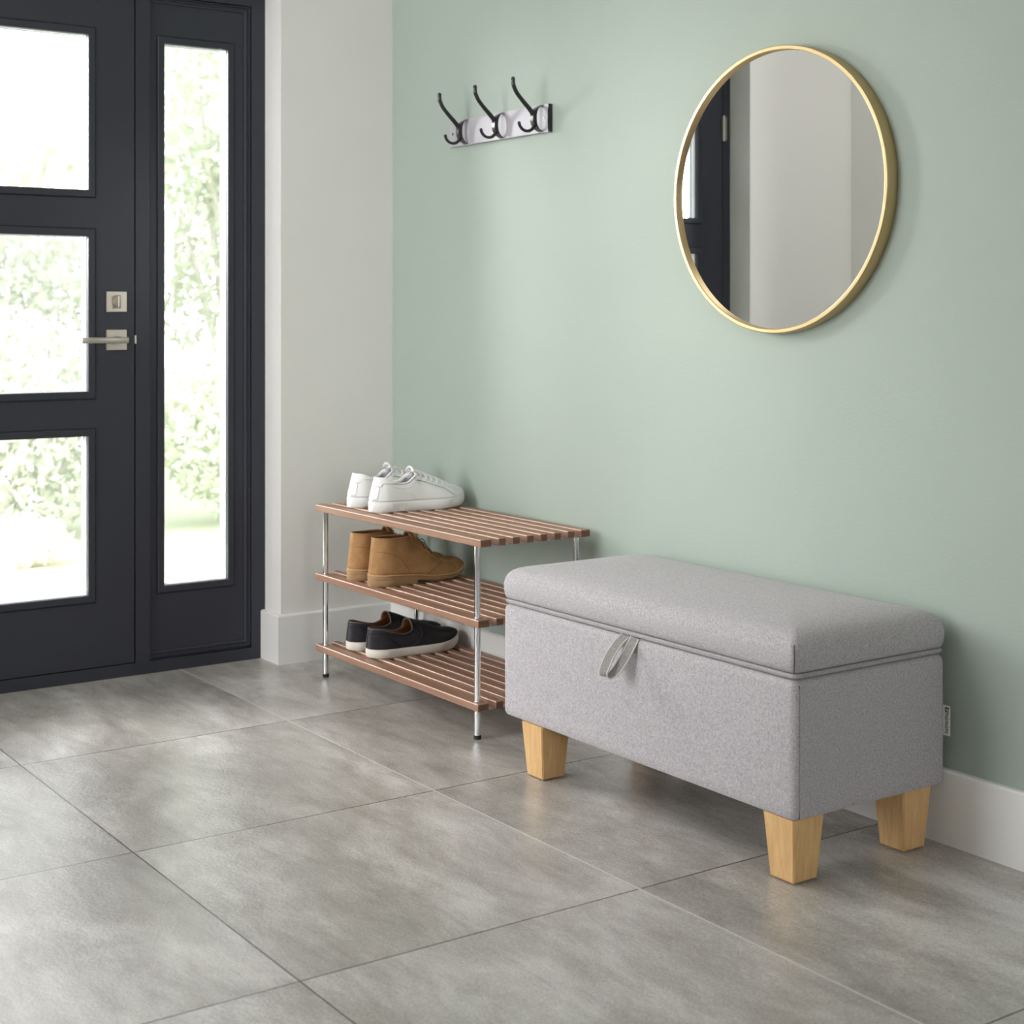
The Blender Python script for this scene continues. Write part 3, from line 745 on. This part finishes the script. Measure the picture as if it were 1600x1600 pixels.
def boot(label, side, loc, rz):
    t = thing('ankle_boot', label, 'shoe', loc, 'tan suede boots on the middle shelf')
    t.rotation_euler.z = radians(rz)
    q = Last(side=side, Ln=0.306, tilt=0.10, toet=0.25, bulge=1.02, th=0.003, rim=0, so=0.37,
        W=((0, .037), (0.15, .038), (0.4, .040), (0.7, .048), (0.85, .045), (1, .038)),
        SP=((0, 0.0), (0.6, 0.0035), (0.8, 0.0065), (1, 0.024)),
        ST=((0, .029), (0.36, .024), (0.6, .0165), (0.8, .0185), (1, .0335)),
        HC=((0, .1255), (0.15, .1240), (0.30, .1245), (0.37, .1240), (0.47, .1060), (0.58, .0780), (0.66, .0560), (0.78, .0420), (0.9, .0400), (1, .0345)),
        WC=((0, .85), (0.12, .84), (0.3, .74), (0.37, .45), (0.5, .38), (0.62, .45), (0.8, .6), (1, .7)),
        HT=((0.35, .137), (0.40, .134), (0.47, .1130), (0.55, .0910), (0.63, .0710), (0.72, .0600), (0.84, .0560), (0.93, .0500), (1, .037)))
    u = upper(q, 'upper', M['bt_up'], t, M['bt_lin'])
    st = lambda s: interp(q.ST, s)
    sole(q, 'sole', M['bt_sole'], t, lambda s: st(s)-0.001, lambda s: max(toe_spring(q, s), st(s)-0.0135), 1.03, rnd=0.002)
    sole(q, 'heel', M['bt_sole'], t, lambda s: st(s)-0.010, lambda s: 0.0, 1.03, 0.0, 0.40, 24, 0.002)
    wl = sole(q, 'welt', M['bt_welt'], t, lambda s: st(s)+0.0018, lambda s: st(s)-0.0012, 1.07, rnd=0.0008)
    bm = bmesh.new(); bm.from_mesh(wl.data); nf = len(bm.faces)
    for sd in (1, -1):   # welt stitches
        for k in range(64):
            s = 0.004+0.0155*k
            if s > 0.99: break
            a = Vector((sd*q.wd(s)*1.035+q.cx(s), q.y(s), st(s)+0.0016)); s2 = s+0.007
            b = Vector((sd*q.wd(s2)*1.035+q.cx(s2), q.y(s2), st(s2)+0.0016)); tube(bm, [a, b], 0.0007, 5)
    bm.faces.ensure_lookup_table()
    for f in bm.faces[nf:]: f.material_index = 1
    bm.to_mesh(wl.data); bm.free(); wl.data.materials.append(M['stitch'])
    # quarter seams: line down from the throat and the curved heel counter
    line(q, 'quarter_seam', M['bt_seam'], t, lambda a: (0.66+0.02*sin(pi*a)-0.16*a**1.5, 1.0-0.98*a), 24, 0.0007, off=0.0004)
    line(q, 'counter_seam', M['bt_seam'], t, lambda a: (0.01+0.33*a, 0.62-0.06*a-0.56*a**3.2), 24, 0.0005, off=0.0003)
    for sd in (1, -1): patch(q, 'facing', M['bt_up'], t, (sd,), 0.375, 0.655, 0.80, lambda a: 1.25, 0.0010, 18, 6, 0.0018)
    rim(q, 'collar_edge', M['bt_welt'], t, 0.0009, front=False)
    bm = bmesh.new(); rows = []   # tongue tip above the collar
    for i in range(7):
        a = i/6; s = 0.43-0.035*a; z0 = 0.126+0.020*a; w = 0.021*(1-0.72*a**2)
        rows.append([bm.verts.new((q.cx(s)+w*b, q.y(s)-0.004*a, z0-0.005*b*b)) for b in (-1, -.5, 0, .5, 1)])
    for i in range(6):
        for k in range(4): bm.faces.new((rows[i][k], rows[i][k+1], rows[i+1][k+1], rows[i+1][k]))
    o = obj('tongue', bm, M['bt_up'], t, 60); md = o.modifiers.new('t', 'SOLIDIFY'); md.thickness = 0.0025; md.offset = 0
    bm = bmesh.new()
    for s in (0.50, 0.575):
        tube(bm, [q.Sn(1, s, v, 0.0022) for v in (0.84, 0.95, 1.2, 1.6, 2.0)] + [q.Sn(-1, s, v, 0.0022) for v in (1.6, 1.2, 0.95, 0.84)], 0.0015, 7)
    c = q.Sn(1, 0.50, 2.0, 0.003)
    for sg in (1, -1):
        tube(bm, smoothpts([c, c+Vector((sg*0.010, 0.0, 0.006)), c+Vector((sg*0.020, 0.004, -0.002)), c+Vector((sg*0.016, 0.004, -0.010)), c+Vector((sg*0.004, 0.002, -0.002))], 4), 0.0012, 6)
        tube(bm, smoothpts([c, c+Vector((sg*0.012, 0.010, -0.008)), c+Vector((sg*0.021, 0.016, -0.026))], 4), 0.0012, 6)
    obj('laces', bm, M['bt_lace'], t, 60)
    insole(q, t, M['bt_lin']); return t

def slipon(label, side, loc, rz):
    t = thing('slip_on_shoe', label, 'shoe', loc, 'charcoal slip-ons on the bottom shelf')
    t.rotation_euler.z = radians(rz)
    q = Last(side=side, Ln=0.288, tilt=0.10, toet=0.15, bulge=1.0, th=0.0035, rim=0, so=0.42,
        W=((0, .037), (0.15, .038), (0.4, .039), (0.7, .048), (0.85, .046), (1, .039)),
        SP=((0, 0.003), (0.08, 0.0005), (0.2, 0), (0.6, 0), (0.85, 0.004), (1, 0.016)),
        ST=((0, .0240), (0.4, .0215), (0.7, .0235), (0.9, .031), (1, .0375)),
        HC=((0, .0760), (0.08, .0745), (0.2, .0650), (0.33, .0575), (0.40, .0620), (0.42, .066), (0.47, .0720), (0.6, .059), (0.75, .0480), (0.88, .044), (1, .0400)),
        WC=((0, .84), (0.12, .80), (0.4, .76), (0.46, .62), (0.7, .55), (0.85, .6), (1, .7)),
        HT=((0.41, .0930), (0.45, .0915), (0.55, .0810), (0.66, .0680), (0.76, .0590), (0.86, .0545), (0.94, .0500), (1, .0415)))
    upper(q, 'upper', M['sl_up'], t, M['sl_lin'])
    sole(q, 'sole', M['sl_sole'], t, lambda s: interp(q.ST, s)+0.0010, lambda s: toe_spring(q, s), 1.04, rnd=0.004)
    rim(q, 'collar_binding', M['sl_bind'], t, 0.0015)
    patch(q, 'heel_band', M['sl_up'], t, (1, -1), 0.0, 0.40, lambda a: 0.76+0.10*a, 1.0, 0.0011, 18, 5)
    patch(q, 'heel_counter', M['sl_up'], t, (1, -1), 0.0, lambda b: 0.26-0.14*b**1.6, 0.02, 0.70, 0.0009, 14, 8)
    line(q, 'gore_seam', M['sl_seam'], t, lambda a: (0.50+0.035*sin(pi*a)-0.09*a*a, 1.02-0.95*a), 20, 0.0005)
    insole(q, t, M['sl_lin']); return t

Z1, Z2, Z3 = 0.4727, 0.2832, 0.0872
sneaker('white leather sneaker on the top shelf, the nearer one of the pair', 1, (-3.600, 2.036, Z1), 0)
sneaker('white leather sneaker on the top shelf, partly hidden behind the nearer sneaker', -1, (-3.722, 2.038, Z1), 0)
boot('tan suede ankle boot on the middle shelf, the nearer one of the pair', 1, (-3.567, 2.016, Z2), 2)
boot('tan suede ankle boot on the middle shelf, partly hidden behind the nearer boot', -1, (-3.682, 2.016, Z2), 0)
slipon('charcoal slip-on shoe on the bottom shelf, the nearer one of the pair', 1, (-3.600, 2.028, Z3), 0)
slipon('charcoal slip-on shoe on the bottom shelf, partly hidden behind the nearer slip-on', -1, (-3.712, 2.030, Z3), 0)

# ------------------------------------------------------------------ garden beyond the door
lawn = obj('lawn', B(-30, -4.6, -12, 22, -0.25, -0.12), M['lawn']); lawn['kind'] = 'structure'
def foliage(bm, c, rad, n, size, rnd, shell=0.35):
    for _ in range(n):
        while True:
            p = Vector((rnd.uniform(-1, 1), rnd.uniform(-1, 1), rnd.uniform(-1, 1)))
            if p.length <= 1 and p.length > shell: break
        p = Vector((p.x*rad[0], p.y*rad[1], p.z*rad[2])) + Vector(c)
        s = size*rnd.uniform(0.5, 1.3)
        a = Vector((rnd.gauss(0, 1), rnd.gauss(0, 1), rnd.gauss(0, 1))).normalized()
        b = a.orthogonal().normalized(); b.rotate(Matrix.Rotation(rnd.uniform(0, 6.28), 3, a)); d = a.cross(b)
        vs_ = [bm.verts.new(p + v) for v in (-b*s, d*s*0.45-b*s*0.2, b*s, -d*s*0.45-b*s*0.2)]
        bm.faces.new(vs_)
    return bm
def shrub(name, label, blobs, m, size, seed, trunk=None, cat='shrub', group='shrubs beyond the lawn'):
    rnd = random.Random(seed)
    base = blobs[0][0]
    t = thing(name, label, cat, (base[0], base[1], -0.12), group)
    bm = bmesh.new()
    for c, rad, n in blobs: foliage(bm, c, rad, n, size, rnd)
    obj('foliage', rel(t, bm), m, t, recalc=False)
    bm = bmesh.new()
    for k in range(7 if not trunk else 9):
        a = rnd.uniform(0, 6.28); c, rad, n = blobs[k % len(blobs)]
        top = Vector(c)+Vector((rad[0]*0.6*cos(a), rad[1]*0.6*sin(a), rad[2]*0.5))
        st_ = Vector((base[0], base[1], -0.13)); mid = (st_+top)/2 + Vector((rnd.uniform(-.1, .1), rnd.uniform(-.1, .1), .1))
        tube(bm, smoothpts([st_, mid, top], 4), [0.03-0.0026*i for i in range(9)] if not trunk else [trunk*(1-i/10) for i in range(9)], 7)
    obj('branches' if not trunk else 'trunk', rel(t, bm), M['bark'], t, True)
    return t
# positions: sight lines through the door run towards (-X, +Y)
shrub('garden_shrub', 'grey green rounded shrub seen through the lowest door pane', [((-7.75, 2.25, 0.45), (0.55, 0.72, 0.60), 6000)], M['leafB'], 0.036, 1)
shrub('garden_shrub', 'tall pale shrub seen through the middle door pane', [((-9.9, 2.9, 0.85), (0.7, 0.95, 0.95), 7000)], M['leafB'], 0.045, 2)
shrub('garden_shrub', 'broad pale green shrub seen through the lower half of the sidelight', [((-7.5, 3.62, 0.42), (0.62, 0.58, 0.55), 5200)], M['leafA'], 0.036, 3)
shrub('garden_tree', 'light leafy tree filling the upper part of the sidelight', [((-10.8, 5.05, 1.5), (0.9, 1.1, 0.85), 3800), ((-10.6, 4.9, 2.6), (0.9, 1.0, 0.85), 3400), ((-10.9, 5.1, 3.5), (0.9, 1.0, 0.7), 1500)], M['leafA'], 0.05, 4, 0.05, 'tree', 'garden trees')
shrub('garden_tree', 'sparse pale tree seen through the top door pane', [((-14.5, 4.2, 3.3), (1.3, 1.8, 1.3), 700), ((-14.5, 4.2, 1.9), (1.2, 1.5, 0.9), 1100)], M['leafA'], 0.07, 5, 0.05, 'tree', 'garden trees')
shrub('flowering_plant', 'low pink flowering plant at the foot of the shrubs', [((-6.85, 2.12, 0.0), (0.20, 0.22, 0.11), 420)], M['leafC'], 0.032, 6, None, 'plant', 'low flowers')
bpy.context.view_layer.update()
